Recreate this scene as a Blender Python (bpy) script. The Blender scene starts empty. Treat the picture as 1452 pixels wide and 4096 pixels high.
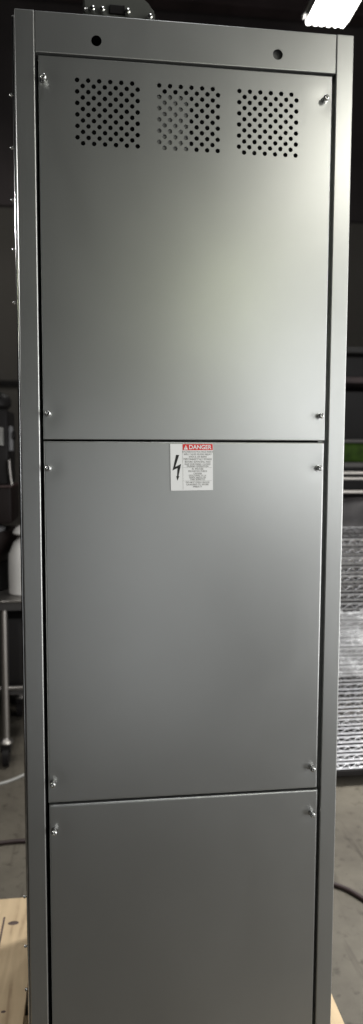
import bpy, bmesh, math, random
from mathutils import Vector, Matrix, noise
random.seed(7)
SC = bpy.context.scene
COL = SC.collection
R = math.radians

# ------------------------------------------------------------------ materials
def nodes_of(name):
    m = bpy.data.materials.new(name); m.use_nodes = True
    nt = m.node_tree; b = nt.nodes['Principled BSDF']
    return m, nt, b

def mat(name, col, rough=.5, metal=0.0, var=.12, scale=8.0, bump=0.0, bscale=200.0, spec=.5, rvar=.0, stretch=(1, 1, 1), coat=0.0):
    m, nt, b = nodes_of(name)
    b.inputs['Roughness'].default_value = rough
    b.inputs['Metallic'].default_value = metal
    b.inputs['Specular IOR Level'].default_value = spec
    b.inputs['Coat Weight'].default_value = coat
    tc = nt.nodes.new('ShaderNodeTexCoord'); mp = nt.nodes.new('ShaderNodeMapping')
    mp.inputs['Scale'].default_value = stretch
    nt.links.new(tc.outputs['Object'], mp.inputs['Vector'])
    n = nt.nodes.new('ShaderNodeTexNoise'); n.inputs['Scale'].default_value = scale; n.inputs['Detail'].default_value = 6
    nt.links.new(mp.outputs['Vector'], n.inputs['Vector'])
    cr = nt.nodes.new('ShaderNodeValToRGB')
    cr.color_ramp.elements[0].position = .3; cr.color_ramp.elements[1].position = .7
    cr.color_ramp.elements[0].color = [c * (1 - var) for c in col] + [1]
    cr.color_ramp.elements[1].color = [min(1, c * (1 + var)) for c in col] + [1]
    nt.links.new(n.outputs['Fac'], cr.inputs['Fac']); nt.links.new(cr.outputs['Color'], b.inputs['Base Color'])
    if rvar:
        mr = nt.nodes.new('ShaderNodeMapRange')
        mr.inputs['To Min'].default_value = rough - rvar; mr.inputs['To Max'].default_value = rough + rvar
        nt.links.new(n.outputs['Fac'], mr.inputs['Value']); nt.links.new(mr.outputs['Result'], b.inputs['Roughness'])
    if bump:
        n2 = nt.nodes.new('ShaderNodeTexNoise'); n2.inputs['Scale'].default_value = bscale; n2.inputs['Detail'].default_value = 3
        nt.links.new(mp.outputs['Vector'], n2.inputs['Vector'])
        bp = nt.nodes.new('ShaderNodeBump'); bp.inputs['Strength'].default_value = bump; bp.inputs['Distance'].default_value = .002
        nt.links.new(n2.outputs['Fac'], bp.inputs['Height']); nt.links.new(bp.outputs['Normal'], b.inputs['Normal'])
    return m

def emit(name, col, s):
    m, nt, b = nodes_of(name)
    b.inputs['Base Color'].default_value = (*col, 1)
    b.inputs['Emission Color'].default_value = (*col, 1); b.inputs['Emission Strength'].default_value = s
    return m

def wood_mat(name, c1, c2):
    m, nt, b = nodes_of(name)
    b.inputs['Roughness'].default_value = .7
    tc = nt.nodes.new('ShaderNodeTexCoord'); mp = nt.nodes.new('ShaderNodeMapping')
    mp.inputs['Scale'].default_value = (9, 1.3, 9)
    nt.links.new(tc.outputs['Object'], mp.inputs['Vector'])
    n = nt.nodes.new('ShaderNodeTexNoise'); n.inputs['Scale'].default_value = 2.2; n.inputs['Detail'].default_value = 8
    n.inputs['Distortion'].default_value = 1.6
    nt.links.new(mp.outputs['Vector'], n.inputs['Vector'])
    n2 = nt.nodes.new('ShaderNodeTexNoise'); n2.inputs['Scale'].default_value = 14; n2.inputs['Detail'].default_value = 5
    nt.links.new(tc.outputs['Object'], n2.inputs['Vector'])
    mx = nt.nodes.new('ShaderNodeMath'); mx.operation = 'MULTIPLY_ADD'; mx.inputs[1].default_value = .35
    nt.links.new(n2.outputs['Fac'], mx.inputs[0]); nt.links.new(n.outputs['Fac'], mx.inputs[2])
    cr = nt.nodes.new('ShaderNodeValToRGB')
    cr.color_ramp.elements[0].position = .48; cr.color_ramp.elements[1].position = .85
    cr.color_ramp.elements[0].color = (*c2, 1); cr.color_ramp.elements[1].color = (*c1, 1)
    e = cr.color_ramp.elements.new(.6); e.color = tuple((a * .6 + d * .4) for a, d in zip(c1, c2)) + (1,)
    nt.links.new(mx.outputs[0], cr.inputs['Fac']); nt.links.new(cr.outputs['Color'], b.inputs['Base Color'])
    return m

def floor_mat():
    m, nt, b = nodes_of('worn_concrete')
    b.inputs['Roughness'].default_value = .6
    tc = nt.nodes.new('ShaderNodeTexCoord')
    n = nt.nodes.new('ShaderNodeTexNoise'); n.inputs['Scale'].default_value = 3.0; n.inputs['Detail'].default_value = 9; n.inputs['Roughness'].default_value = .65
    n2 = nt.nodes.new('ShaderNodeTexNoise'); n2.inputs['Scale'].default_value = 26; n2.inputs['Detail'].default_value = 6
    mp = nt.nodes.new('ShaderNodeMapping'); mp.inputs['Rotation'].default_value = (0, 0, .1); mp.inputs['Scale'].default_value = (9, .7, 1)
    n3 = nt.nodes.new('ShaderNodeTexNoise'); n3.inputs['Scale'].default_value = 3; n3.inputs['Detail'].default_value = 4
    for q in (n, n2): nt.links.new(tc.outputs['Object'], q.inputs['Vector'])
    nt.links.new(tc.outputs['Object'], mp.inputs['Vector']); nt.links.new(mp.outputs['Vector'], n3.inputs['Vector'])
    cr = nt.nodes.new('ShaderNodeValToRGB')
    cr.color_ramp.elements[0].position = .28; cr.color_ramp.elements[1].position = .75
    cr.color_ramp.elements[0].color = (.052, .045, .035, 1); cr.color_ramp.elements[1].color = (.126, .113, .09, 1)
    nt.links.new(n.outputs['Fac'], cr.inputs['Fac'])
    c2 = nt.nodes.new('ShaderNodeValToRGB')
    c2.color_ramp.elements[0].position = .27; c2.color_ramp.elements[1].position = .42
    c2.color_ramp.elements[0].color = (.42, .39, .36, 1); c2.color_ramp.elements[1].color = (1, 1, 1, 1)
    nt.links.new(n2.outputs['Fac'], c2.inputs['Fac'])
    c3 = nt.nodes.new('ShaderNodeValToRGB')
    c3.color_ramp.elements[0].position = .25; c3.color_ramp.elements[1].position = .4
    c3.color_ramp.elements[0].color = (.5, .47, .45, 1); c3.color_ramp.elements[1].color = (1, 1, 1, 1)
    nt.links.new(n3.outputs['Fac'], c3.inputs['Fac'])
    a = nt.nodes.new('ShaderNodeMixRGB'); a.blend_type = 'MULTIPLY'; a.inputs[0].default_value = 1
    d = nt.nodes.new('ShaderNodeMixRGB'); d.blend_type = 'MULTIPLY'; d.inputs[0].default_value = 1
    nt.links.new(cr.outputs['Color'], a.inputs[1]); nt.links.new(c2.outputs['Color'], a.inputs[2])
    nt.links.new(a.outputs['Color'], d.inputs[1]); nt.links.new(c3.outputs['Color'], d.inputs[2])
    nt.links.new(d.outputs['Color'], b.inputs['Base Color'])
    return m

def film_mat():
    m, nt, b = nodes_of('clear_plastic_film')
    b.inputs['Base Color'].default_value = (.85, .86, .88, 1); b.inputs['Roughness'].default_value = .07; b.inputs['Specular IOR Level'].default_value = 1
    b.inputs['Alpha'].default_value = .27
    return m

M = {}
M['paint'] = mat('grey_metallic_paint', (.50, .507, .497), .365, .95, .025, 5, .05, 900, rvar=.015)
def smear(m):
    nt = m.node_tree; b = nt.nodes['Principled BSDF']
    tc = nt.nodes.new('ShaderNodeTexCoord')
    n = nt.nodes.new('ShaderNodeTexNoise'); n.inputs['Scale'].default_value = 7; n.inputs['Detail'].default_value = 8; n.inputs['Distortion'].default_value = .7
    mp = nt.nodes.new('ShaderNodeMapping'); mp.inputs['Scale'].default_value = (1, 1, .45)
    nt.links.new(tc.outputs['Object'], mp.inputs['Vector']); nt.links.new(mp.outputs['Vector'], n.inputs['Vector'])
    f = nt.nodes.new('ShaderNodeTexNoise'); f.inputs['Scale'].default_value = 420; f.inputs['Detail'].default_value = 2
    nt.links.new(tc.outputs['Object'], f.inputs['Vector'])
    mr = nt.nodes.new('ShaderNodeMapRange'); mr.inputs['From Min'].default_value = .3; mr.inputs['From Max'].default_value = .7
    mr.inputs['To Min'].default_value = .372; mr.inputs['To Max'].default_value = .398
    nt.links.new(n.outputs['Fac'], mr.inputs['Value'])
    ad = nt.nodes.new('ShaderNodeMath'); ad.operation = 'MULTIPLY_ADD'; ad.inputs[1].default_value = .03; 
    nt.links.new(f.outputs['Fac'], ad.inputs[0])
    sb = nt.nodes.new('ShaderNodeMath'); sb.operation = 'SUBTRACT'; sb.inputs[1].default_value = .015
    nt.links.new(mr.outputs['Result'], ad.inputs[2]); nt.links.new(ad.outputs[0], sb.inputs[0])
    nt.links.new(sb.outputs[0], b.inputs['Roughness'])
smear(M['paint'])
M['inside'] = mat('dark_shade_steel', (.014, .014, .014), .7, spec=.15)  # near-black for shade inside the cabinet; also the machine's dark pedestal
M['backing'] = mat('grey_backing_plate', (.10, .10, .10), .6, 0, .3, 120)
M['house'] = mat('grey_fan_housing', (.35, .35, .34), .5)
M['strip'] = mat('bare_bright_edge', (.7, .7, .7), .13, 1.0, .15, 60)
M['chrome'] = mat('bright_steel', (.62, .62, .61), .26, 1.0, .05)
M['wire'] = mat('chromed_wire', (.55, .55, .57), .32, 1.0, .08, 20)
M['glint'] = mat('glint_bright_wire', (.92, .92, .94), .22, 1.0, .05, 20)  # lighter than the rail wire: glints painted onto the zigzags
M['shadewire'] = mat('shade_dark_wire', (.05, .05, .052), .5, .3, .1, 20)  # deck wire darkened in colour so the gaps between shelves look shaded
M['steel'] = mat('brushed_stainless', (.30, .285, .27), .42, 1.0, .08, 30, stretch=(1, 20, 20))
M['white'] = mat('white_label_paper', (.88, .88, .87), .4, 0, .01)
M['red'] = mat('red_print', (.70, .035, .03), .4, 0, .02)
M['black'] = mat('black_print', (.012, .012, .012), .5, 0, .02)
M['greytext'] = mat('small_print', (.36, .36, .345), .5, 0, .02)
M['hair'] = mat('hairline_print', (.45, .45, .42), .5, 0, .02)
M['wood'] = wood_mat('pine_board', (.55, .425, .27), (.34, .245, .15))
M['stamp'] = mat('ink_stamp', (.17, .12, .10), .8, 0, .3, 60)
M['floor'] = floor_mat()
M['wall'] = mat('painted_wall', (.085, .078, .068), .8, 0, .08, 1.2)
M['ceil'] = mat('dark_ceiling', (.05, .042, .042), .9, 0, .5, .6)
M['beam'] = mat('dark_roof_steel', (.07, .05, .05), .7, .2, .3, 2)
M['blk'] = mat('black_plastic', (.010, .009, .009), .5, 0, .1, spec=.15)
M['brown'] = mat('dark_brown_enamel', (.009, .006, .0055), .5, 0, .15, spec=.15)
M['darkred'] = mat('dull_red_trim', (.028, .012, .011), .5, 0, .1)
M['jug'] = mat('white_polyethylene', (.55, .54, .52), .5, 0, .04)
M['green'] = mat('green_plastic', (.014, .030, .003), .7, 0, .5, 14, spec=.08)
M['greyrim'] = mat('grey_plastic', (.04, .038, .037), .6, 0, .1, spec=.2)
M['bundle'] = mat('grey_wrapped_goods', (.045, .042, .043), .5, 0, .5, 9, .6, 18, spec=.2)
M['cablewhite'] = mat('white_cable', (.28, .28, .265), .5)
M['cabledark'] = mat('dark_cable', (.022, .012, .012), .5)
M['rubber'] = mat('grey_rubber', (.13, .13, .135), .6)
M['film'] = film_mat()
M['tube'] = emit('lit_fluorescent_tube', (1.0, .99, .95), 14)
M['galv'] = mat('grey_green_casting', (.055, .057, .05), .55, .1, .1)
M['reflector'] = mat('white_lamp_reflector', (.75, .75, .74), .4)

# ------------------------------------------------------------------ builders
WL = {}                                                        # world location of every object made here
def obj(name, bm, m, parent=None, smooth=None, loc=None):
    """link bm (world coordinates) as one mesh object whose origin is loc (or its parent's)"""
    if loc is None: loc = WL[parent.name] if parent else Vector((0, 0, 0))
    loc = Vector(loc)
    bmesh.ops.translate(bm, verts=bm.verts, vec=-loc)
    bmesh.ops.recalc_face_normals(bm, faces=bm.faces)
    if smooth is not None:
        bm.normal_update()
        for f in bm.faces: f.smooth = True
        for e in bm.edges:
            if len(e.link_faces) == 2 and e.calc_face_angle(0) > R(smooth): e.smooth = False
    me = bpy.data.meshes.new(name); bm.to_mesh(me); bm.free()
    for x in (m if isinstance(m, (list, tuple)) else [m]): me.materials.append(x)
    o = bpy.data.objects.new(name, me); COL.objects.link(o)
    if parent:
        o.parent = parent; o.location = loc - WL[parent.name]
    else:
        o.location = loc
    WL[o.name] = loc
    return o

def tag(o, label, cat, group=None, kind=None):
    o['label'] = label; o['category'] = cat
    if group: o['group'] = group
    if kind: o['kind'] = kind
    return o

def thing(name, label, cat, loc, group=None):
    o = bpy.data.objects.new(name, None); COL.objects.link(o); o.location = loc; o.empty_display_size = .05
    WL[o.name] = Vector(loc)
    return tag(o, label, cat, group)

def struct(name, bm, m, loc=None):
    o = obj(name, bm, m, None, None, loc); o['kind'] = 'structure'; return o

def box(bm, x0, x1, y0, y1, z0, z1, bev=0.0, seg=2):
    t = bmesh.new()
    bmesh.ops.create_cube(t, size=1)
    for v in t.verts:
        v.co = Vector((x0 + (v.co.x + .5) * (x1 - x0), y0 + (v.co.y + .5) * (y1 - y0), z0 + (v.co.z + .5) * (z1 - z0)))
    if bev: bmesh.ops.bevel(t, geom=list(t.edges), offset=bev, segments=seg, profile=.5, affect='EDGES')
    merge(bm, t); return bm

def merge(bm, t):
    me = bpy.data.meshes.new('tmp'); t.to_mesh(me); t.free(); bm.from_mesh(me); bpy.data.meshes.remove(me)

def tube(bm, pts, r, n=8, cap=True):
    pts = [Vector(p) for p in pts]; rings = []
    for i, p in enumerate(pts):
        d = (pts[min(i + 1, len(pts) - 1)] - pts[max(i - 1, 0)]).normalized()
        a = Vector((0, 0, 1)) if abs(d.z) < .9 else Vector((1, 0, 0))
        u = d.cross(a).normalized(); w = u.cross(d)
        rr = r[i] if isinstance(r, (list, tuple)) else r
        rings.append([bm.verts.new(p + u * math.cos(2 * math.pi * k / n) * rr + w * math.sin(2 * math.pi * k / n) * rr) for k in range(n)])
    for a, b in zip(rings, rings[1:]):
        for k in range(n): bm.faces.new((a[k], a[(k + 1) % n], b[(k + 1) % n], b[k]))
    if cap: bm.faces.new(rings[0]); bm.faces.new(rings[-1])
    return bm

def lathe(bm, c, prof, n=24, axis='z'):
    """prof: list of (radius, height) from one end to the other; both ends capped"""
    rings = []
    for r, h in prof:
        ring = []
        for k in range(n):
            a = 2 * math.pi * k / n; p = (r * math.cos(a), r * math.sin(a))
            q = {'z': (p[0], p[1], h), 'y': (p[0], h, p[1]), 'x': (h, p[0], p[1])}[axis]
            ring.append(bm.verts.new(Vector(c) + Vector(q)))
        rings.append(ring)
    for a, b in zip(rings, rings[1:]):
        for k in range(n): bm.faces.new((a[k], a[(k + 1) % n], b[(k + 1) % n], b[k]))
    bm.faces.new(rings[0]); bm.faces.new(rings[-1])
    return bm

def prism(bm, pts, y0, y1):
    a = [bm.verts.new((x, y0, z)) for x, z in pts]; b = [bm.verts.new((x, y1, z)) for x, z in pts]
    bm.faces.new(a); bm.faces.new(b); n = len(pts)
    for i in range(n): bm.faces.new((a[i], a[(i + 1) % n], b[(i + 1) % n], b[i]))
    return bm

def plate(x0, x1, z0, z1, y, holes=(), xl=(), zl=(), rim=.0022, depth=.018, disp=None, thick=.0015):
    """sheet-metal cover with a rounded rim folded back; holes = {(ix, iz): radius} over the cells of the grid lines.
    xl / zl are inner grid lines."""
    bm = bmesh.new()
    X = [x0 + rim] + sorted(xl) + [x1 - rim]; Z = [z0 + rim] + sorted(zl) + [z1 - rim]
    V = [[bm.verts.new((x, y, z)) for z in Z] for x in X]
    hs = dict(holes); cells = {}
    for (hx, hz), r in hs.items():
        i = max(k for k in range(len(X) - 1) if X[k] <= hx); j = max(k for k in range(len(Z) - 1) if Z[k] <= hz)
        cells[(i, j)] = (hx, hz, r)
    N = 20
    for i in range(len(X) - 1):
        for j in range(len(Z) - 1):
            c = (V[i][j], V[i + 1][j], V[i + 1][j + 1], V[i][j + 1])
            if (i, j) not in cells: bm.faces.new(c); continue
            hx, hz, r = cells[(i, j)]
            ring = [(hx + r * math.cos(R(225 + 360 * k / N)), hz + r * math.sin(R(225 + 360 * k / N))) for k in range(N)]
            f = [bm.verts.new((a, y, b)) for a, b in ring]; g = [bm.verts.new((a, y + thick, b)) for a, b in ring]
            q = N // 4
            for s in range(4):
                arc = [f[(s * q + k) % N] for k in range(q + 1)]
                bm.faces.new([c[s], c[(s + 1) % 4]] + arc[::-1])
            for k in range(N): bm.faces.new((f[k], f[(k + 1) % N], g[(k + 1) % N], g[k]))
    loop = [V[i][0] for i in range(len(X))] + [V[-1][j] for j in range(1, len(Z))] + \
           [V[i][-1] for i in range(len(X) - 2, -1, -1)] + [V[0][j] for j in range(len(Z) - 2, 0, -1)]
    base = [v.co.copy() for v in loop]; prev = loop
    steps = [(rim * math.sin(R(a)), rim * (1 - math.cos(R(a)))) for a in (22.5, 45, 67.5, 90)] + [(rim, depth)]
    for off, dy in steps:
        cur = []
        for p in base:
            ox = -off if abs(p.x - X[0]) < 1e-7 else off if abs(p.x - X[-1]) < 1e-7 else 0
            oz = -off if abs(p.z - Z[0]) < 1e-7 else off if abs(p.z - Z[-1]) < 1e-7 else 0
            cur.append(bm.verts.new((p.x + ox, p.y + dy, p.z + oz)))
        n = len(cur)
        for k in range(n): bm.faces.new((prev[k], prev[(k + 1) % n], cur[(k + 1) % n], cur[k]))
        prev = cur
    if disp:
        for v in bm.verts: v.co.y += disp(v.co.x, v.co.z)
    return bm

def text_mesh(body, size, x, z, y, align='CENTER', bold=0.0, spacing=1.0, sx=1.0):
    """lettering standing on the cabinet front (faces -y), baseline of first line at z"""
    cu = bpy.data.curves.new('lettering', 'FONT'); cu.body = body; cu.size = size; cu.align_x = align
    cu.space_line = spacing; cu.offset = bold; cu.extrude = .00008
    t = bpy.data.objects.new('lettering', cu); COL.objects.link(t)
    bpy.context.view_layer.update()
    me = bpy.data.meshes.new_from_object(t.evaluated_get(bpy.context.evaluated_depsgraph_get()))
    bpy.data.objects.remove(t); bpy.data.curves.remove(cu)
    bm = bmesh.new(); bm.from_mesh(me); bpy.data.meshes.remove(me)
    for v in bm.verts:
        a, b, c = v.co; v.co = Vector((x + a * sx, y - c, z + b))
    return bm

def copy_tree(root, loc):
    r = root.copy(); COL.objects.link(r); r.location = loc; WL[r.name] = Vector(loc)
    for ch in list(root.children):
        c = ch.copy(); COL.objects.link(c); c.parent = r
        for g in list(ch.children):
            d = g.copy(); COL.objects.link(d); d.parent = c
    return r

# ------------------------------------------------------------------ the setting
def sheet(x0, x1, y0, y1, z):
    bm = bmesh.new(); bm.faces.new([bm.verts.new(p) for p in ((x0, y0, z), (x1, y0, z), (x1, y1, z), (x0, y1, z))]); return bm
struct('floor', sheet(-8, 10, -8, 9, 0), M['floor'])
struct('ceiling', box(bmesh.new(), -8, 10, -8, 9, 7.6, 7.7), M['ceil'])
struct('back_wall', box(bmesh.new(), -8, 10, 9, 9.15, 0, 7.6), M['wall'])
struct('upper_wall_shade', box(bmesh.new(), -8, 10, 8.9, 8.995, 4.9, 7.6), M['ceil'])  # added dark panel: paints the wall's unlit upper part
rail = tag(obj('wall_rail', box(bmesh.new(), -6, -.75, 8.93, 8.998, 2.42, 2.5, .01), M['blk'], loc=(-3, 8.95, 2.45)), 'thin black rail running level along the grey back wall', 'rail')
for i, (y, z) in enumerate(((3.6, 7.2), (5.2, 7.25), (6.8, 7.3), (8.2, 7.3))):
    bm = bmesh.new()
    box(bm, -8, 10, y - .1, y + .1, z - .02, z + .02); box(bm, -8, 10, y - .02, y + .02, z + .02, z + .3); box(bm, -8, 10, y - .1, y + .1, z + .3, 7.6)
    o = obj('roof_beam', bm, M['beam'], loc=(0, y, z))
    tag(o, 'dark rusty steel roof beam crossing the ceiling behind the cabinet top', 'beam', 'roof beams in the dark ceiling')

# ------------------------------------------------------------------ cabinet
T = 2.2615; BZ = .13; D = .62; HW = .305
cab = thing('electrical_cabinet', 'tall satin grey steel electrical cabinet with three bolted cover panels standing on pallet boards', 'electrical cabinet', (0, D / 2, BZ))
PX = (-.2716, .2724)
for x0, x1 in ((-HW, PX[0]), (PX[1], HW)):
    bm = box(bmesh.new(), x0, x1, 0, .05, BZ + .012, T - .0003, .0019, 5)
    obj('corner_post', bm, M['paint'], cab, 4)
hz = T - .0435
hr = .0092
hd = plate(PX[0] + .0008, PX[1] - .0008, T - .0688, T - .0008, 0.0006, {(-.1645, hz): hr, (.1623, hz): hr},
           [-.1645 - .012, -.1645 + .012, .1623 - .012, .1623 + .012], [hz - .012, hz + .012], rim=.0014, depth=.03)
obj('header', hd, M['paint'], cab, 6)
obj('hole_backing', box(bmesh.new(), .154, .18, .010, .013, hz - .02, hz + .02), M['backing'], cab)
obj('base_rail', box(bmesh.new(), PX[0] + .0008, PX[1] - .0008, .001, .05, BZ + .012, BZ + .06, .002), M['paint'], cab, 30)
obj('base_plate', box(bmesh.new(), -HW, HW, 0.002, D, BZ, BZ + .0115), M['inside'], cab)
obj('back_cover', box(bmesh.new(), -HW, HW, D - .012, D, BZ + .0125, T - .0045, .002), M['paint'], cab)
obj('top_cover', box(bmesh.new(), -HW + .0008, HW - .0008, .0505, D - .0125, T - .004, T - .0006, .001), M['paint'], cab)
# added near-black block behind the covers: stands for shade in gaps and holes
obj('gap_shade', box(bmesh.new(), -.286, .286, .075, D - .03, BZ + .02, T - .012), M['inside'], cab)
for s, nm in ((-1, 'l'), (1, 'r')):                             # return flange behind each post; left one coloured near-black as shade
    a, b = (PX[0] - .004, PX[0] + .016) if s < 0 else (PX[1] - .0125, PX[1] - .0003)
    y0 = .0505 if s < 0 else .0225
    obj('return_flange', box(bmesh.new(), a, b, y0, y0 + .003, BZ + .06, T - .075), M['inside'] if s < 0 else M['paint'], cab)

def cap_screw(p, parent, axis='y', sgn=-1, k=1.0):
    prof = [(.0068, 0), (.0068, .0012), (.0034, .0013), (.0034, .0072), (.0052, .0073), (.0060, .0080), (.0060, .0132), (.0050, .0150), (.0034, .0156),
            (.0032, .0156), (.0030, .0115), (.0003, .0110)]
    bm = lathe(bmesh.new(), p, [(r * k, sgn * h * k) for r, h in prof], 20, axis)
    return obj('cap_screw', bm, M['chrome'], parent, 50)

obj('edge_strip', tube(bmesh.new(), [(-HW - .0030, .0062, BZ + .02), (-HW - .0030, .0062, T - .012)], .0024, 12), M['strip'], cab, 40)
for s in (-1, 1):
    x0, x1 = (-HW - .0052, -HW - .0006) if s < 0 else (HW + .0006, HW + .0030)
    y0 = .0085 if s < 0 else .03
    sp = obj('side_panel', box(bmesh.new(), x0, x1, y0, D - .01, BZ + .02, T - .006, .0018, 5), M['paint'], cab, 4)
    if s < 0:
        for dz in (.1335, .2235, .3135, .3995, .4935, 1.6315, 1.7345, 1.8255):
            cap_screw((x0, .022, T - dz), sp, 'x', -1, .5)

PL = (-.2657, .2666)
screws = {0: [(-.2565, -.113), (.2525, -.1157), (-.2565, -.6937), (.2555, -.6931)],
          1: [(-.2575, -.7931), (.2550, -.7924), (-.2565, -1.3939), (.2540, -1.3912)],
          2: [(-.2550, -1.4889), (.2550, -1.4856), (-.255, -2.02), (.254, -2.02)]}
def lin(a, b, n): return [a + (b - a) * i / n for i in range(1, n)]
def disp_for(k, tilt, bow):
    zt, zb = ((-.0725, -.7402), (-.7432, -1.4349), (-1.4388, -2.068))[k]
    def f(x, z):
        z -= T
        u = (x - PL[0]) / (PL[1] - PL[0]); v = (zt - z) / (zt - zb)
        d = tilt * v - bow * math.sin(math.pi * min(max(u, 0), 1)) * math.sin(math.pi * min(max(v, 0), 1))
        for sx, sz in screws[k]:
            d += .0009 * math.exp(-((x - sx) ** 2 + (z - sz) ** 2) / .018 ** 2)
        d += .0004 * noise.noise(Vector((x * 5, z * 5, k * 7.3)))
        return d
    return f
PITCH = .0097
Y0 = .0030
panels = []
for k, (zt, zb, tilt, bow, dx) in enumerate(((-.0725, -.7402, .0, .0010, 0), (-.7432, -1.4349, .0012, .0008, 0), (-1.4388, -2.068, .0016, .0008, .0012))):
    holes = {}; xl = []; zl = []
    if k == 0:
        bx0 = (-.1988, -.0534, .0926); bz0 = T - .1099
        for b0 in bx0:
            xl += [b0 + PITCH * (i - .5) for i in range(13)]
            for i in range(12):
                for j in range(12):
                    if (i + j) % 2 == 0: holes[(b0 + PITCH * i, bz0 - PITCH * j)] = .0041
        zl = [bz0 - PITCH * (j - .5) for j in range(13)]
        xl += [-.262, -.258, -.252, -.245, -.235, -.22, -.07, .075, .215, .232, .245, .252, .258, .262]
        zl += lin(bz0 - PITCH * 12, T + zb, 44) + [T - .08, T - .09, T - .097]
    else:
        xl = lin(PL[0], PL[1], 60); zl = lin(T + zb, T + zt, 80)
    p = plate(PL[0] + dx, PL[1] + dx, T + zb, T + zt, Y0, holes, xl, zl, rim=(.0019, .0034, .0034)[k], disp=disp_for(k, tilt, bow))
    po = obj('cover_panel', p, M['paint'], cab, 8); panels.append(po)
    f = disp_for(k, tilt, bow)
    for sx, sz in screws[k]:
        cap_screw((sx, Y0 + f(sx, T + sz) - .0003, T + sz), po, k=.88)

# fan housing behind the middle vent
fh = box(bmesh.new(), -.0615, .0035, .0085, .06, T - .2235, T - .1235, .003)
fo = obj('fan_housing', fh, M['house'], cab, 30)
# ---- warning label on the middle panel
ly = Y0 - .0016
def lx(u): return -.0327 + u * .0808                            # u, v: fractions of the label's width and height
def lz(v): return T - .7476 - v * .0876
bm = bmesh.new(); prism(bm, [(lx(0), lz(0)), (lx(1), lz(-.008)), (lx(1.012), lz(.99)), (lx(.02), lz(1))], ly, ly + .0022)
lab = obj('warning_label', bm, M['white'], cab); lab['label'] = 'white rectangular danger label with red heading and black lightning bolt'
e = .00025
bm = prism(bmesh.new(), [(lx(.29), lz(.003)), (lx(.995), lz(-.002)), (lx(.998), lz(.128)), (lx(.292), lz(.132))], ly - e, ly + .0001)
obj('red_heading', bm, M['red'], lab)
z1 = lz(.107)
obj('heading_lettering', text_mesh('DANGER', .0108, lx(.70), z1, ly - 2 * e, bold=.00022, sx=.98), M['white'], lab)
bm = prism(bmesh.new(), [(lx(.315), lz(.118)), (lx(.415), lz(.118)), (lx(.365), lz(.022))], ly - 2 * e, ly - e * .5)
obj('warning_triangle', bm, M['white'], lab)
bm = bmesh.new()
tube(bm, [(lx(.37), ly - 2.3 * e, lz(.055)), (lx(.37), ly - 2.3 * e, lz(.088))], .00045, 6); tube(bm, [(lx(.37), ly - 2.3 * e, lz(.097)), (lx(.37), ly - 2.3 * e, lz(.104))], .00045, 6)
obj('exclamation_mark', bm, M['red'], lab)
bolt = [(228, 275), (270, 275), (218, 440), (298, 402), (262, 571), (273, 573), (247, 636), (231, 573), (243, 571), (248, 458), (180, 492)]
bm = prism(bmesh.new(), [(lx((a - 145) / 593), lz((b - 122) / 655)) for a, b in bolt], ly - e, ly + .0001)
obj('lightning_bolt', bm, M['black'], lab)
bm = bmesh.new()
prism(bm, [(lx(.293), lz(.14)), (lx(.298), lz(.14)), (lx(.31), lz(.985)), (lx(.305), lz(.985))], ly - e, ly + .0001)
for v in (.30, .502, .785): prism(bm, [(lx(.31), lz(v)), (lx(.985), lz(v - .003)), (lx(.985), lz(v + .002)), (lx(.31), lz(v + .005))], ly - e * .8, ly + .0001)
obj('divider_line', bm, M['hair'], lab)
bm = bmesh.new()
for v, body, w in ((.183, 'HAZARDOUS VOLTAGE INSIDE', 1), (.236, 'WILL CAUSE SEVERE INJURY', 1), (.288, 'SHOCK OR BURN', 1), (.345, 'DISCONNECT ALL POWER', 1.05), (.398, 'BEFORE SERVICING AND', 1.05), (.448, 'KEEP THIS PANEL CLOSED', 1), (.492, 'DURING OPERATION', 1),
                   (.547, 'EL VOLTAJE', 1), (.598, 'PELIGROSO PUEDE', 1), (.648, 'CAUSAR', 1), (.692, 'DESCONECTE LA', 1), (.735, 'LINEA ANTES DE', 1), (.775, 'DAR SERVICIO', 1),
                   (.838, 'DO NOT OPEN UNLESS', 1), (.885, 'QUALIFIED TO WORK', 1), (.93, 'INSIDE IT', 1)):
    merge(bm, text_mesh(body, .0046, lx(.65), lz(v), ly - e, bold=.0, sx=w * .92))
obj('small_lettering', bm, M['greytext'], lab)

# ------------------------------------------------------------------ casting with bolts on top of the cabinet
tb = thing('terminal_box', 'small grey metal box with shiny bolts on top of the tall cabinet', 'terminal box', (-.12, .10, T))
bm = prism(bmesh.new(), [(-.188, T), (-.056, T), (-.056, T + .045), (-.068, T + .058), (-.085, T + .075), (-.188, T + .075)], .055, .17)
bmesh.ops.bevel(bm, geom=list(bm.edges), offset=.003, segments=2, affect='EDGES')
obj('body', bm, M['galv'], tb, 30)
obj('base_flange', box(bmesh.new(), -.192, -.05, .052, .175, T - .0004, T + .012, .002), M['galv'], tb)
obj('recess', box(bmesh.new(), -.140, -.112, .050, .056, T + .034, T + .049, .001), M['blk'], tb)
for x, dz, r in ((-.182, .036, .0035), (-.1705, .037, .0055), (-.153, .037, .0055), (-.107, .037, .006), (-.066, .031, .0055)):
    bm = lathe(bmesh.new(), (x, .054, T + dz), [(r, 0), (r, -.005), (r * .8, -.009), (r * .3, -.0105)], 16, 'y')
    obj('bolt', bm, M['chrome'], tb, 40)

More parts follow.
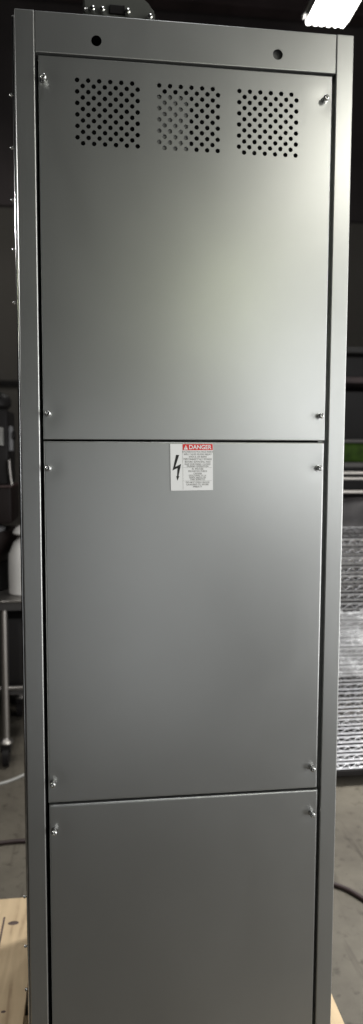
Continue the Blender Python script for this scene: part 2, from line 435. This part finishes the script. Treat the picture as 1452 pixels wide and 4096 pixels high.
# ------------------------------------------------------------------ pallet under the cabinet
pal = thing('wooden_pallet', 'pale pine pallet with knots and an ink stamp under the grey cabinet', 'pallet', (0, .2, 0))
bmw = box(bmesh.new(), -.80, -.354, -.10, .776, .108, .130, .002); obj('deck_board', bmw, M['wood'], pal, 30)
bmw = box(bmesh.new(), .318, .414, -.10, .345, .108, .130, .002); obj('deck_board', bmw, M['wood'], pal, 30)
bmw = box(bmesh.new(), -.27, .27, -.05, .70, .108, .130, .002); obj('deck_board', bmw, M['wood'], pal, 30)
for y in (-.05, .30, .68):
    x1 = .41 if y < .31 else .30
    obj('bearer', box(bmesh.new(), -.80, x1, y - .045, y + .045, .0, .107, .002), M['wood'], pal, 30)
M['knot'] = mat('dark_wood_knot', (.10, .07, .06), .8, 0, .3, 50)
for x, y, rx, ry in ((-.418, .660, .016, .009), (-.405, .335, .006, .004)):
    bm = lathe(bmesh.new(), (0, 0, .1300), [(1, 0), (.8, .0006)], 14)
    for v in bm.verts: v.co.x = x + v.co.x * rx; v.co.y = y + v.co.y * ry
    obj('knot', bm, M['knot'], pal)
bm = bmesh.new()
box(bm, -.4495, -.4440, .545, .690, .1300, .1303)
obj('split', bm, M['knot'], pal)
bm = bmesh.new()                                                # square ink stamp at the board's front part
for a in ((-.47, -.402, .286, .289), (-.405, -.402, .22, .286), (-.47, -.402, .217, .22)): box(bm, a[0], a[1], a[2], a[3], .1300, .1304)
obj('ink_stamp', bm, M['stamp'], pal)

# ------------------------------------------------------------------ stack of wire shelves
NX0, NX1, NY0, NY1 = .66, 1.56, 1.60, 2.06
def wire_shelf(z, label):
    s = thing('wire_shelf', label, 'wire shelf', ((NX0 + NX1) / 2, (NY0 + NY1) / 2, z), 'chromed wire shelves stacked behind the cabinet')
    bm = bmesh.new(); h = .031
    for y in (NY0, NY1):
        for zz in (z + .004, z + h - .003): tube(bm, [(NX0, y, zz), (NX1, y, zz)], .0037, 6)
    for x in (NX0, NX1):
        for zz in (z + .004, z + h - .003): tube(bm, [(x, NY0, zz), (x, NY1, zz)], .0037, 6)
    obj('edge_frame', bm, M['wire'], s, 40)
    bm = bmesh.new(); p = .05; n = int((NX1 - NX0) / p)
    bm.free()
    for y in (NY0, NY1):
        bm = bmesh.new(); pts = []
        for i in range(n + 1):
            pts += [(NX0 + i * p, y, z + .006), (NX0 + (i + .66) * p, y, z + h - .005)]
        obj('zigzag_truss', tube(bm, pts[:-1], .0033, 6), M['glint'], s, 50)
    bm = bmesh.new()
    for i in range(24):
        x = NX0 + .012 + i * (NX1 - NX0 - .024) / 23; tube(bm, [(x, NY0 + .012, z + h - .001), (x, NY1 - .012, z + h - .001)], .0018, 4)
    for y in (1.75, 1.9): tube(bm, [(NX0, y, z + h - .006), (NX1, y, z + h - .006)], .003, 5)
    obj('deck_wires', bm, M['shadewire'], s, 50)
    for x in (NX0, NX1):
        for y in (NY0, NY1):
            obj('corner_collar', lathe(bmesh.new(), (x, y, z), [(.014, .001), (.016, .003), (.0165, h - .003), (.015, h - .001)], 14), M['wire'], s, 40)
    return s
STEP = .0405; SZ = .078; NS = 26
ws = wire_shelf(SZ, 'bottom chromed wire shelf of the tall stack, resting on the shadow-black dolly')
words = ['second', 'third', 'fourth', 'fifth', 'sixth', 'seventh', 'eighth', 'ninth', 'tenth', 'eleventh', 'twelfth', 'thirteenth', 'fourteenth', 'fifteenth', 'sixteenth',
         'seventeenth', 'eighteenth', 'nineteenth', 'twentieth', 'twenty-first', 'twenty-second', 'twenty-third', 'twenty-fourth', 'twenty-fifth']
base = ws.location.copy()
for i in range(1, NS):
    c = copy_tree(ws, base + Vector((random.uniform(-.004, .004), random.uniform(-.003, .003), i * STEP)))
    wrap = ', under the plastic film' if 11 <= i <= 17 else ''
    if i < NS - 1: c['label'] = 'chromed wire shelf, ' + words[i - 1] + ' from the bottom of the stack' + wrap
    else: c['label'] = 'topmost chromed wire shelf of the stack, its shade-darkened wire deck showing'
TOPZ = SZ + (NS - 1) * STEP + .031
# low dolly, added in black for the shadow under the stack
dl = thing('shadow_dolly', 'low dolly made black as the shadow under the stack of wire shelves', 'dolly', (1.1, 1.83, 0))
obj('platform', box(bmesh.new(), .64, 1.58, 1.59, 2.08, .05, .0775, .004), M['blk'], dl)
for x in (.72, 1.5):
    for y in (1.67, 2.0):
        obj('wheel', lathe(bmesh.new(), (x, y, .0255), [(.02, -.012), (.025, -.009), (.025, .009), (.02, .012)], 16, 'x'), M['blk'], dl, 40)
# plastic film round the middle of the stack
bm = bmesh.new(); z0, z1 = SZ + 11 * STEP - .01, SZ + 18 * STEP; path = []
for i in range(121): path.append((NX0 - .03 + i * (NX1 - NX0 + .06) / 120, NY0 - .024))
for i in range(1, 31): path.append((NX1 + .03, NY0 - .024 + i * (NY1 - NY0 + .048) / 30))
rows = 40; V = []
for j in range(rows + 1):
    row = []
    for i, (x, y) in enumerate(path):
        z = z0 + (z1 - z0) * j / rows
        if j == 0: z += .02 * noise.noise(Vector((i * .3, 0, 1)))
        if j == rows: z += .02 * noise.noise(Vector((i * .3, 0, 5)))
        q = Vector((x, y, z)); d = .010 * noise.noise(q * 16) + .009 * abs(noise.noise(q * 40 + Vector((3, 1, 0))))
        row.append(bm.verts.new((x + (d if i > 120 else 0), y + (d if i <= 120 else 0), z)))
    V.append(row)
for a, b in zip(V, V[1:]):
    for i in range(len(path) - 1): bm.faces.new((a[i], a[i + 1], b[i + 1], b[i]))
fl = tag(obj('plastic_film', bm, M['film'], smooth=60, loc=(1.1, 1.58, z0)), 'crinkled shiny clear plastic film wrapped round the middle of the shelf stack', 'plastic film')

# ------------------------------------------------------------------ things behind the stack, right
def wrapped(name, x0, x1, y0, y1, z0, z1, m, parent=None, loc=None, amp=.02, sc=7):
    bm = bmesh.new(); box(bm, x0, x1, y0, y1, z0, z1, .03, 3)
    bmesh.ops.subdivide_edges(bm, edges=list(bm.edges), cuts=5, use_grid_fill=True)
    for v in bm.verts:
        q = v.co
        if q.z > z0 + .005: v.co = q + Vector((noise.noise(q * sc), noise.noise(q * sc + Vector((5, 0, 0))), .6 * noise.noise(q * sc + Vector((0, 5, 0))))) * amp
    return obj(name, bm, m, parent, 60, loc)
rk = thing('work_cart', 'dark steel cart with bright rails behind the wire shelf stack', 'cart', (1.9, 2.9, 0))
CX0, CX1, CY0, CY1 = 1.0, 2.7, 2.6, 3.2
obj('cart_shelf', box(bmesh.new(), CX0, CX1, CY0, CY1, .84, .88, .003), M['steel'], rk)
obj('cart_shelf', box(bmesh.new(), CX0, CX1, CY0, CY1, .25, .28, .003), M['blk'], rk)
for z in (1.345, 1.378):
    obj('rail', tube(bmesh.new(), [(CX0, CY0 - .005, z), (CX1, CY0 - .005, z)], .0085, 10), M['steel'], rk, 40)
obj('rail', tube(bmesh.new(), [(CX0, CY0 - .02, 1.268), (CX1, CY0 - .02, 1.268)], .010, 10), M['steel'], rk, 40)
obj('cart_shelf', box(bmesh.new(), CX0, CX1, CY0 + .03, CY1, 1.41, 1.437, .003), M['greyrim'], rk)
for x in (CX0, CX1):
    for y in (CY0 + .02, CY1):
        obj('post', box(bmesh.new(), x - .015, x + .015, y - .015, y + .015, .0, 1.47, .002), M['blk'], rk)
obj('back_sheet', box(bmesh.new(), CX0, CX1, CY1 - .01, CY1, .28, 1.40), M['blk'], rk)
wrapped('grey_bundle', 1.08, 2.3, 2.64, 3.1, .88, 1.225, M['bundle'], loc=(1.7, 2.9, .88))
tag(bpy.data.objects['grey_bundle'], 'bulky grey plastic wrapped bundle lying on the cart under the bright rail', 'bundle')
gb = thing('green_crate', 'dark green plastic crate with a grey rim on the cart top', 'crate', (1.8, 2.9, 1.438))
def crate():
    bm = box(bmesh.new(), 1.05, 2.4, 2.68, 3.14, 1.4375, 1.553, .012, 2); return bm
obj('body', crate(), M['green'], gb, 30)
obj('rim', box(bmesh.new(), 1.04, 2.41, 2.67, 3.15, 1.5535, 1.573, .005), M['greyrim'], gb)
# tall dark racking further back
rc = thing('storage_rack', 'tall black storage rack standing in the dark behind the green crate', 'storage rack', (3, 4.6, 0))
for x in (1.35, 4.4):
    for y in (4.2, 5.0): obj('upright', box(bmesh.new(), x - .04, x + .04, y - .04, y + .04, 0, 2.42, .003), M['blk'], rc)
for z in (.3, 1.2, 2.06, 2.3):
    obj('shelf', box(bmesh.new(), 1.32, 4.44, 4.18, 5.02, z, z + .045, .003), M['greyrim'] if z == 2.3 else M['beam'], rc)
obj('back_mesh', box(bmesh.new(), 1.36, 4.4, 5.0, 5.02, .3, 2.3), M['blk'], rc)
for i, (x0, x1, z0, z1, lb) in enumerate(((1.45, 2.25, 2.106, 2.28, 'flat black box on the top level of the dark rack'), (1.45, 2.6, 1.246, 2.0, 'big black box filling the middle level of the dark rack'))):
    bm = box(bmesh.new(), x0, x1, 4.25, 4.95, z0, z1, .01); tag(obj('black_box', bm, M['blk'], loc=(x0, 4.6, z0)), lb, 'box', 'black boxes on the dark rack')

# ------------------------------------------------------------------ prep table and its things, left
TZ = .812
tbl = thing('prep_table', 'stainless steel prep table on round legs behind the cabinet on the left', 'table', (-1.1, 2.3, 0))
obj('table_top', box(bmesh.new(), -2.1, -.40, 1.93, 2.68, TZ - .010, TZ, .003), M['steel'], tbl)
obj('apron', box(bmesh.new(), -2.09, -.41, 1.942, 2.67, TZ - .050, TZ - .0105, .002), M['greyrim'], tbl)
for x in (-.602, -1.95):
    for y in (1.975, 2.60):
        lg = obj('leg', tube(bmesh.new(), [(x, y, .128), (x, y, TZ - .05)], .019, 14), M['steel'], tbl, 40)
        bm = lathe(bmesh.new(), (x, y, .115), [(.02, .0), (.036, .004), (.036, .010), (.022, .022), (.019, .03)], 16)
        obj('foot_flange', bm, M['steel'], lg, 40)
        obj('caster', lathe(bmesh.new(), (x, y + .01, .052), [(.03, -.018), (.051, -.014), (.051, .014), (.03, .018)], 18, 'x'), M['blk'], lg, 40)
        obj('caster_fork', box(bmesh.new(), x - .024, x + .024, y - .02, y + .03, .075, .1145, .004), M['blk'], lg)
bm = bmesh.new(); tube(bm, [(-2.0, 1.975, .383), (-.42, 1.975, .383)], .0095, 10); tube(bm, [(-2.0, 2.60, .383), (-.42, 2.60, .383)], .0095, 10)
tube(bm, [(-.602, 1.975, .383), (-.602, 2.60, .383)], .0095, 10)
obj('cross_bar', bm, M['steel'], tbl, 40)
obj('under_shelf', box(bmesh.new(), -2.0, -.42, 1.99, 2.58, .345, .352), M['greyrim'], tbl)
# kitchen machine on the table
km = thing('kitchen_machine', 'black upright kitchen machine with dark bowl on the prep table', 'kitchen machine', (-.76, 2.2, TZ))
cx, cy = -.765, 2.25
obj('pedestal', lathe(bmesh.new(), (cx, cy, TZ), [(.165, 0), (.17, .006), (.165, .14), (.165, .15)], 32), M['inside'], km, 40)
obj('bowl', lathe(bmesh.new(), (cx, cy, TZ), [(.168, .1505), (.18, .17), (.20, .22), (.207, .27), (.206, .30)], 32), M['brown'], km, 40)
obj('bowl_rim', lathe(bmesh.new(), (cx - .02, cy - .08, TZ), [(.09, .3005), (.176, .302), (.178, .312), (.16, .318), (.02, .318)], 32), M['rubber'], km, 40)
obj('housing', box(bmesh.new(), -.98, -.578, 2.15, 2.50, 1.145, 1.322, .008), M['brown'], km, 30)
obj('trim', box(bmesh.new(), -.985, -.572, 2.145, 2.505, 1.3225, 1.334, .003), M['darkred'], km, 30)
obj('column', box(bmesh.new(), -.92, -.66, 2.34, 2.48, TZ + .302, 1.145), M['blk'], km)
obj('hopper', box(bmesh.new(), -.94, -.590, 2.16, 2.48, 1.3345, 1.70, .012), M['blk'], km, 30)
obj('motor_cap', lathe(bmesh.new(), (-.665, 2.25, 1.70), [(.065, .0005), (.085, .02), (.085, .05), (.07, .075), (.03, .09)], 24), M['blk'], km, 40)
bm = bmesh.new()
tube(bm, [(-.5845, 2.152, 1.455), (-.5825, 2.148, 1.41), (-.578, 2.148, 1.37), (-.574, 2.150, 1.336)], .0075, 10)
obj('chrome_handle', bm, M['steel'], km, 40)
bm = bmesh.new()
tube(bm, [(-.625 + .015 * math.cos(t * .9), 2.140 - .01 * math.sin(t * .9), 1.53 + t * .0018) for t in range(46)], .0045, 7)
obj('coiled_cord', bm, M['cablewhite'], km, 60)
obj('bracket', box(bmesh.new(), -.5895, -.572, 2.19, 2.24, 1.5, 1.62, .003), M['rubber'], km)
obj('knob', lathe(bmesh.new(), (-.5715, 2.2, 1.575), [(.02, 0), (.021, .004), (.021, .012), (.015, .015)], 18, 'x'), M['blk'], km, 40)
jg = thing('plastic_jug', 'white plastic jug with a white cap on the table beside the machine', 'jug', (-.503, 2.10, TZ))
obj('body', lathe(bmesh.new(), (-.503, 2.10, TZ), [(.075, 0), (.085, .005), (.087, .09), (.085, .19), (.06, .25), (.028, .275), (.027, .29)], 28), M['jug'], jg, 40)
obj('cap', lathe(bmesh.new(), (-.503, 2.10, TZ), [(.06, .2905), (.064, .297), (.05, .32), (.028, .333)], 24), M['jug'], jg, 40)
# equipment box under the table
eb = thing('equipment_case', 'black equipment case on grey casters below the prep table', 'equipment case', (-.9, 2.9, 0))
obj('body', box(bmesh.new(), -1.9, -.35, 2.72, 3.2, .14, .80, .01), M['blk'], eb, 30)
for x in (-.62, -1.6):
    for y in (2.80, 3.1): obj('wheel', lathe(bmesh.new(), (x, y, .071), [(.04, -.02), (.07, -.016), (.07, .016), (.04, .02)], 20, 'x'), M['rubber'], eb, 40)
sb = tag(obj('storage_bin', box(bmesh.new(), -1.5, -.43, 2.05, 2.55, .3525, .70, .012), M['blk'], smooth=30, loc=(-.95, 2.3, .3525)), 'black storage bin on the under shelf of the prep table', 'bin')

# ------------------------------------------------------------------ cables on the floor
def cable(name, pts, r, m, label):
    P = [Vector((*p, r)) for p in pts]; out = []
    for i in range(len(P) - 1):
        p0 = P[max(i - 1, 0)]; p1 = P[i]; p2 = P[i + 1]; p3 = P[min(i + 2, len(P) - 1)]
        for k in range(8):
            t = k / 8
            out.append(.5 * ((2 * p1) + (p2 - p0) * t + (2 * p0 - 5 * p1 + 4 * p2 - p3) * t * t + (3 * p1 - p0 - 3 * p2 + p3) * t ** 3))
    out.append(P[-1])
    tag(obj(name, tube(bmesh.new(), out, r, 8), m, smooth=60, loc=out[0]), label, 'cable')
cable('floor_cable', [(-1.6, 1.22), (-1.0, 1.26), (-.543, 1.30), (-.442, 1.303), (-.2, 1.28), (.1, 1.2), (.45, 1.03), (.637, .905), (.709, .815), (.80, .64), (.9, .3), (1.2, 0)], .0085, M['cabledark'], 'dark cable curving over the concrete floor past both sides of the pallet')
cable('appliance_cord', [(-1.3, 1.84), (-.9, 1.76), (-.70, 1.765), (-.607, 1.79), (-.55, 1.825), (-.509, 1.864), (-.40, 1.97), (-.3, 2.2)], .0065, M['cablewhite'], 'white cord curving over the floor in front of the prep table')

# ------------------------------------------------------------------ lamp fixtures
def fixture(x0, x1, y0, y1, z, label, lit=True):
    f = thing('ceiling_lamp', label, 'ceiling lamp', ((x0 + x1) / 2, (y0 + y1) / 2, z), 'six-tube lamps under the roof')
    bm = box(bmesh.new(), x0 - .02, x1 + .02, y0 - .03, y1 + .03, z + .06, z + .10, .005)
    obj('housing', bm, M['reflector'], f)
    n = 6; w = (x1 - x0) / n
    for i in range(n):
        x = x0 + (i + .5) * w
        obj('tube', tube(bmesh.new(), [(x, y0, z + .02), (x, y1, z + .02)], w * .36, 10), M['tube'], f, 40)
    bm = bmesh.new()
    for i in range(n + 1): x = x0 + i * w; box(bm, x - .004, x + .004, y0 + .04, y1 - .045, z + .005, z + .0595)
    obj('reflector_fin', bm, M['reflector'], f)
    for y in (y0 + .1, y1 - .1):
        obj('hanger', tube(bmesh.new(), [((x0 + x1) / 2, y, z + .10), ((x0 + x1) / 2, y, 7.6)], .004, 6), M['beam'], f)
    return f
fixture(1.67, 2.03, 3.70, 4.90, 5.2, 'bright lit lamp of six tubes glowing above the cabinet top right corner')

def area(name, loc, target, size, power, col=(1, 1, 1), sy=None, shape=None):
    l = bpy.data.lights.new(name, 'AREA'); l.energy = power; l.color = col; l.size = size
    l.shape = shape or ('RECTANGLE' if sy else 'DISK')
    if sy: l.size_y = sy
    o = bpy.data.objects.new(name, l); COL.objects.link(o); o.location = loc
    d = (Vector(target) - Vector(loc)).normalized(); o.rotation_euler = d.to_track_quat('-Z', 'Y').to_euler()
    return o
area('key_lamp', (.88, -1.12, 2.57), (.1, 0, 1.75), .30, 4.6, (1.0, .978, .88))
area('band_fill', (.41, -1.5, 2.11), (.15, 0, 1.85), .10, .95, (.95, 1.0, .70), .38).rotation_euler.rotate_axis('Z', R(-27))  # unseen added light, fitted for the diagonal glow on the top panel
area('panel_fill', (.74, -1.5, 1.66), (.2, 0, 1.65), .30, 2.75, (.98, 1.0, 1.0), .7)  # unseen added light, fitted to the bright right side of the panels
area('camera_side_fill', (-.02, -1.45, .98), (-.05, 0, 1.0), .6, 1.25, (.97, .99, 1), 1.25)  # added soft light beside the camera, evens the lower panels' falloff
area('low_fill', (1.6, -1.6, .72), (.1, 0, .8), .3, 1.3, (.97, .99, 1))  # added low light from the right, no source seen there
area('overhead_fill', (.15, -.30, 3.9), (.15, -.30, 0), .36, 9, (.97, .99, 1), 1.0)  # unseen overhead light, added for bright lines on the panels' top rims
area('right_fill', (3.4, -1.45, 1.40), (2.35, 1.37, 1.3), 3.0, 170, (1, 1, .99), 2.6)  # large unseen light, added for grazing brightness from the right
area('left_lamp', (-1.5, .12, 2.28), (-.5, .3, .6), .16, 24, (1, .98, .95))
area('bay_lamp', (1.85, 4.3, 5.1), (1.85, 4.3, 0), .36, 45, (1, .98, .93), 1.2)
area('wall_fill', (-1.6, 5.6, 4.6), (-1.5, 9, 1.5), .36, 22, (1, .97, .92), 1.2)  # unseen light added to brighten the left of the back wall
area('aisle_fill', (1.5, 1.35, 4.6), (1.3, 1.3, 0), .36, 48, (1, .98, .93), 1.0).data.spread = R(60)  # unseen light added to lift the right floor and shelf stack

w = bpy.data.worlds.new('World'); SC.world = w; w.use_nodes = True
w.node_tree.nodes['Background'].inputs['Color'].default_value = (.55, .55, .58, 1)
w.node_tree.nodes['Background'].inputs['Strength'].default_value = .009

# ------------------------------------------------------------------ camera
f, yaw, pit, rol = 2774.68, .1245, .0871, .0034
cd = bpy.data.cameras.new('Camera'); cam = bpy.data.objects.new('Camera', cd); COL.objects.link(cam)
cy_, sy_ = math.cos(yaw), math.sin(yaw); cp, sp_ = math.cos(pit), math.sin(pit)
fw = Vector((sy_ * cp, cy_ * cp, -sp_)); rt = Vector((cy_, -sy_, 0)); up = rt.cross(fw)
r2 = math.cos(rol) * rt + math.sin(rol) * up; u2 = -math.sin(rol) * rt + math.cos(rol) * up
cam.matrix_world = Matrix(((r2.x, u2.x, -fw.x, -.173), (r2.y, u2.y, -fw.y, -1.2939), (r2.z, u2.z, -fw.z, 1.5), (0, 0, 0, 1)))
cd.sensor_fit = 'VERTICAL'; cd.sensor_height = 24.0; cd.sensor_width = 24.0
cd.lens = f / 4096 * 24.0
cd.clip_start = .02; cd.clip_end = 100
cd.dof.use_dof = True; cd.dof.focus_distance = 1.32; cd.dof.aperture_fstop = 1.9
SC.camera = cam

SC.view_settings.view_transform = 'Standard'; SC.view_settings.look = 'None'
SC.view_settings.exposure = 0; SC.view_settings.gamma = 1; SC.view_settings.use_curve_mapping = False
SC.cycles.use_denoising = True
SC.cycles.sample_clamp_indirect = 6
